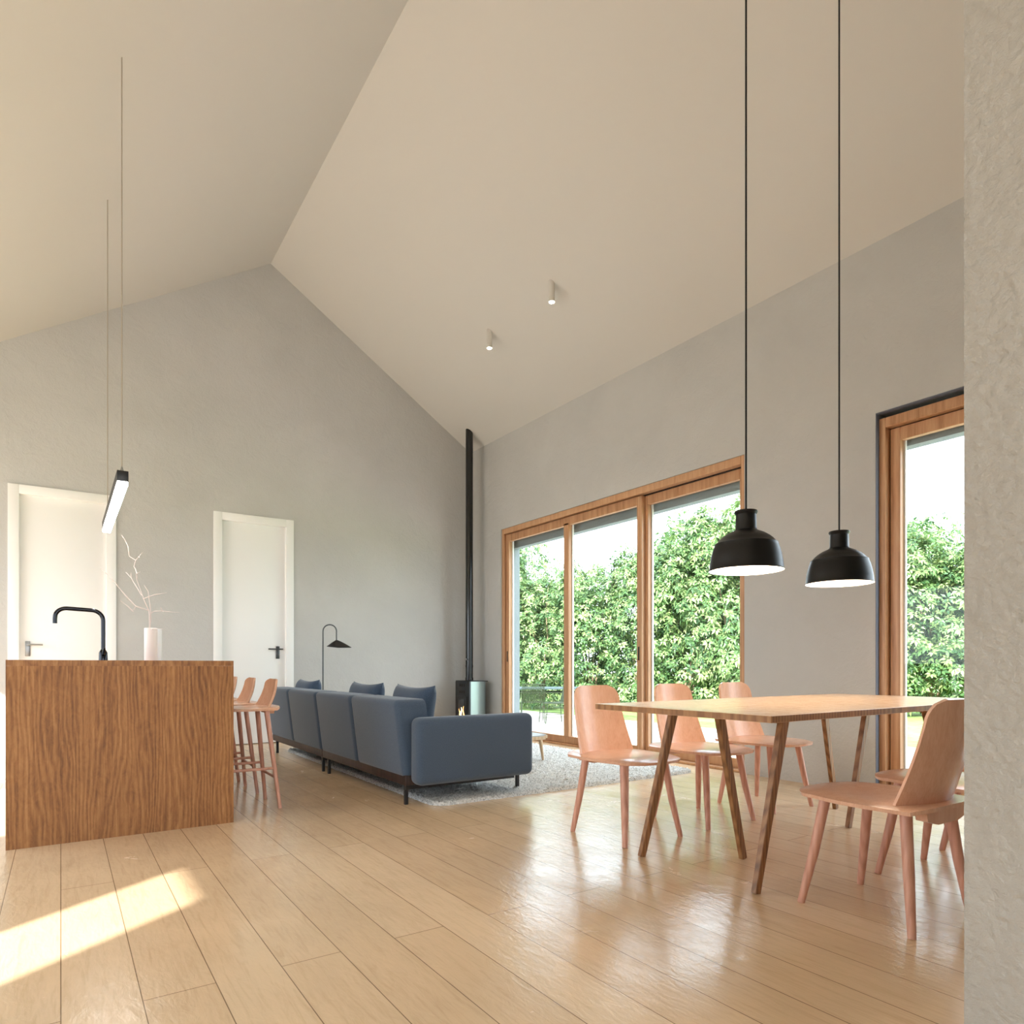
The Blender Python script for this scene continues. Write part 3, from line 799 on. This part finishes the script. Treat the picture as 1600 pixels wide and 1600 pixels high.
# ------------------------------------------------------------------ stove
SX0, SX1, SY0, SY1, SZT = 4.455, 4.735, 7.55, 7.92, .715
stv = thing('pellet_stove', 'small grey and black pellet stove with lit fire window in the room corner', 'stove', (SX0, SY0, 0))
dx, dy = SX1-SX0, SY1-SY0
b_ = bmesh.new(); prism(b_, [(.02, 0), (dx-.07, 0), (dx-.02, .02), (dx, .07), (dx, dy), (.02, dy)], 'z', .02, SZT)
obj('stove_body', b_, M_stoves, stv, smooth=50)
fp = obj('front_panel', bx(-.005, .02, .0, dy, .02, SZT, bev=.004), M_stovef, stv)
obj('stove_top', bx(0, dx+.005, -.003, dy, SZT, SZT+.012, bev=.003), M_black, stv)
fd = obj('fire_door', bx(-.014, -.004, .05, dy-.05, .18, .52, bev=.003), M_stovef, stv)
M_fg = mat('fire_glass', srgb(60, 62, 64), .12)
obj('fire_glass', bx(-.018, -.013, .10, dy-.10, .24, .48, bev=.002), M_fg, fd)
for yy, hh, ww, mm, nm in ((.125, .13, .045, M_flame, 'flame'), (.185, .11, .05, M_ember, 'flame'), (.235, .09, .035, M_flame, 'flame')):
    b_ = bmesh.new(); ps = []
    for k in range(9): t = k/8; ps.append((-.026, yy+.012*math.sin(t*5+yy*40), .262+hh*t))
    tube(b_, ps, [.001+ww*.30*math.sin(math.pi*min(1, .25+.75*k/8))*(1-k/8*.6) for k in range(9)], 10)
    for v_ in b_.verts: v_.co.x = -.0195+(v_.co.x+.026)*.1
    obj(nm, b_, mm, fd)
for zz in (.665, .575):
    for k in range(3): obj('vent_slot', bx(-.0075, -.004, .12+k*.055, .145+k*.055, zz-.018, zz+.018), M_gap, fp, smooth=0)
for px_ in (.05, dx-.05):
    b_ = bmesh.new(); box(b_, px_-.02, px_+.02, .03, dy-.03, 0, .021); obj('foot', b_, M_black, stv)
fx, fy = 4.60-SX0, 7.80-SY0
b_ = bmesh.new(); tube(b_, [(fx, fy, SZT+.01), (fx, fy, 4.35)], .050, 32); pipe = obj('flue_pipe', b_, M_pipe, stv)
b_ = bmesh.new(); tube(b_, [(fx, fy, SZT+.012), (fx, fy, SZT+.05)], .055, 32)
obj('flue_collar', b_, M_pipe, pipe); b_ = bmesh.new(); tube(b_, [(fx, fy, SZT+.19), (fx, fy, SZT+.22)], .053, 32)
obj('flue_collar', b_, M_pipe, pipe)
b_ = bmesh.new(); tube(b_, [(fx-.045, fy-.02, SZT+.30), (fx-.07, fy-.03, SZT+.30)], .012, 14); obj('inspection_knob', b_, M_steel, pipe)

# ------------------------------------------------------------------ terrace furniture
PZ = -.25
def garden_chair(x, y, a, lab):
    t = thing('garden_chair', lab, 'chair', (x, y, PZ), R(a), 'green wire chairs on the terrace')
    for sx in (-1, 1):
        for sy in (-1, 1):
            b_ = bmesh.new(); tube(b_, [(sx*.24, sy*.25, 0), (sx*.23, sy*.21, .42)], .009, 8); obj('leg', b_, M_green, t)
    b_ = bmesh.new(); tube(b_, [(-.23, -.21, .42), (-.24, -.27, .62), (-.22, -.29, .80), (.22, -.29, .80), (.24, -.27, .62), (.23, -.21, .42)], .010, 8)
    obj('back_frame', b_, M_green, t)
    b_ = bmesh.new()
    for k in range(15): xx = -.205+.41*k/14; tube(b_, [(xx, -.21, .42), (xx, -.265, .60), (xx, -.285, .80)], .009, 6)
    obj('back_cords', b_, M_green, t)
    b_ = bmesh.new()
    for k in range(15): xx = -.22+.44*k/14; tube(b_, [(xx, -.21, .425), (xx, 0, .405), (xx, .22, .42)], .005, 6)
    tube(b_, [(-.235, -.21, .42), (-.235, .23, .42), (.235, .23, .42), (.235, -.21, .42)], .010, 8)
    obj('seat', b_, M_green, t)
    for sx in (-1, 1):
        b_ = bmesh.new(); tube(b_, [(sx*.24, .25, .20), (sx*.24, -.25, .20)], .007, 8); obj('stretcher', b_, M_green, t)
garden_chair(8.17, 11.25, -33, 'green wire garden chair showing its corded back, left of the terrace table')
garden_chair(8.40, 10.82, 70, 'green wire garden chair sideways in front of the terrace table')
gt = thing('garden_table', 'grey green rectangular garden table on the terrace behind wire chairs', 'table', (9.2, 12.0, PZ), R(-34))
obj('tabletop', bx(-1.0, 1.0, -.42, .42, .655, .695, bev=.006), M_gtable, gt)
obj('apron', bx(-.9, .9, -.36,   .36, .57, .60, bev=.004), M_green, gt)
for sx in (-1, 1):
    for sy in (-1, 1):
        b_ = bmesh.new(); tube(b_, [(sx*.9, sy*.36, 0), (sx*.85, sy*.34, .66)], .016, 8); obj('leg', b_, M_green, gt)

# ------------------------------------------------------------------ shrubs
def foliage_mesh(seed, n_cl, rx, ry, h, leaf=.125):
    rnd = random.Random(seed); verts = []; faces = []; var = []
    # lobes give the crown a bumpy outline
    lobes = [(0, 0, h*.42, rx, ry, h*.42)]
    for k in range(9):
        a = rnd.uniform(0, 6.28); zz = rnd.uniform(.2, .84)*h
        q = math.sqrt(max(.05, 1-((zz-h*.42)/(h*.55))**2))
        lobes.append((math.cos(a)*rx*.6*q, math.sin(a)*ry*.6*q, zz, rx*rnd.uniform(.32, .5), ry*rnd.uniform(.32, .5), h*rnd.uniform(.12, .2)))
    tot = 0
    for c in range(n_cl):
        L = lobes[0] if rnd.random() < .35 else lobes[rnd.randrange(1, len(lobes))]
        u, vv, w_ = rnd.gauss(0, 1), rnd.gauss(0, 1), rnd.gauss(0, 1); q = math.sqrt(u*u+vv*vv+w_*w_)
        u, vv, w_ = u/q, vv/q, w_/q; rad = rnd.uniform(.55, 1.0)**.5*rnd.choice((1, 1, 1, 1.08, 1.18))
        C = Vector((L[0]+u*L[3]*rad, L[1]+vv*L[4]*rad, max(.12, L[2]+w_*L[5]*rad)))
        ax_ = Vector((u+rnd.uniform(-.4, .4), vv+rnd.uniform(-.4, .4), w_*.5+.9)).normalized()
        p = ax_.orthogonal().normalized(); q_ = ax_.cross(p)
        base_var = rnd.random(); nl = rnd.choice((5, 6, 7, 8))
        ph = rnd.uniform(0, 6.28); sc = rnd.uniform(.7, 1.25)
        for k in range(nl):
            a = ph+k*6.283/nl+rnd.uniform(-.2, .2); d = p*math.cos(a)+q_*math.sin(a)
            droop = rnd.uniform(-.15, .55); s_ = ax_.cross(d)
            L1 = leaf*sc*rnd.uniform(.8, 1.2); W1_ = L1*rnd.uniform(.16, .25)
            base = C+d*.02; tip = C+d*L1-ax_*droop*L1; mid = C+d*L1*.52-ax_*droop*L1*.3
            up_ = ax_*(L1*.07); i0 = len(verts)
            verts += [base, mid+s_*W1_+up_, tip, mid-s_*W1_+up_, mid]
            faces += [(i0, i0+1, i0+4), (i0+1, i0+2, i0+4), (i0+4, i0+2, i0+3), (i0, i0+4, i0+3)]
            vv_ = min(1, max(0, base_var*.75+rnd.uniform(-.1, .3))); var += [vv_]*5
    me = bpy.data.meshes.new('foliage'); me.from_pydata([tuple(v_) for v_ in verts], [], faces)
    at = me.attributes.new('leafvar', 'FLOAT', 'POINT'); at.data.foreach_set('value', var)
    me.materials.append(M_leaf); me.update(); return me
FM = [foliage_mesh(1, 3000, 1.35, 1.35, 4.0), foliage_mesh(2, 3000, 1.45, 1.3, 4.0), foliage_mesh(3, 2800, 1.25, 1.4, 4.0)]
FT = foliage_mesh(7, 1500, 1.5, 1.5, 4.0, .16)
def stem_mesh(seed, h):
    rnd = random.Random(seed); b_ = bmesh.new()
    for k in range(7):
        a = rnd.uniform(0, 6.28); r_ = rnd.uniform(.3, 1.1); z1 = h*rnd.uniform(.55, .95)
        pts = [(0, 0, 0)] + [(math.cos(a)*r_*t**1.3+rnd.uniform(-.06, .06), math.sin(a)*r_*t**1.3+rnd.uniform(-.06, .06), z1*t) for t in (.2, .4, .6, .8, 1)]
        tube(b_, pts, [.045, .034, .026, .02, .013, .006], 7)
    me = bpy.data.meshes.new('branches'); b_.to_mesh(me); b_.free(); me.materials.append(M_bark); return me
SM = [stem_mesh(21, 4.0), stem_mesh(22, 4.0)]
def shrub(x, y, fm, sx, sz, rot, lab, name='garden_shrub', grp='leafy shrubs forming the hedge beyond the lawn', cat='shrub'):
    t = thing(name, lab, cat, (x, y, -.27), rot, grp)
    o = bpy.data.objects.new('foliage', fm); COL.objects.link(o); o.parent = t; o.scale = (sx, sx, sz)
    o2 = bpy.data.objects.new('branches', SM[int(x*7) % 2]); COL.objects.link(o2); o2.parent = t; o2.scale = (sx*.9, sx*.9, sz)
# px, distance along the view direction, height, width scale
SH = [
 (770, 19.3, 5.3, 1.0, 'leafy green shrub at the far left of the hedge, left pane of the wide window'),
 (850, 18.6, 4.0, .95, 'leafy green shrub behind the garden chairs, left pane of the wide window'),
 (925, 18.3, 4.5, 1.0, 'leafy green shrub filling the middle pane of the wide window, left part'),
 (1000, 17.9, 4.8, 1.0, 'leafy green shrub behind the post between the middle and right panes'),
 (1075, 17.3, 5.3, 1.05, 'tall leafy green shrub in the right pane of the wide window'),
 (1150, 16.8, 5.9, 1.1, 'tallest leafy green shrub at the right edge of the wide window behind the pendant'),
 (1370, 16.0, 5.0, 1.1, 'leafy green shrub at the left edge of the tall right window'),
 (1460, 15.6, 4.8, 1.05, 'leafy green shrub in the centre of the tall right window'),
 (1555, 15.2, 4.4, 1.1, 'leafy green shrub at the partition edge of the tall right window')]
for i, (px, d, h, s, lab) in enumerate(SH):
    u = ray(px); x, y = d*(.827*u+.5622), d*(.827-.5622*u)
    shrub(x, y, FM[i % 3], s, h/4.0*.98, R(67*i), lab)
# second row, further back
for i, (px, d, h, s, lab) in enumerate((
  (818, 21.5, 6.6, .95, 'airy tree with thin foliage rising above the hedge in the left pane'),
  (1105, 20.5, 7.3, 1.1, 'airy tree rising above the hedge in the right pane of the wide window'),
  (1450, 19.0, 6.6, .95, 'airy tree with sparse crown above the hedge in the tall right window'))):
    u = ray(px); x, y = d*(.827*u+.5622), d*(.827-.5622*u)
    shrub(x, y, FT, s, h/4.0, R(50*i+20), lab, 'garden_tree', 'sparse trees behind the hedge', 'tree')
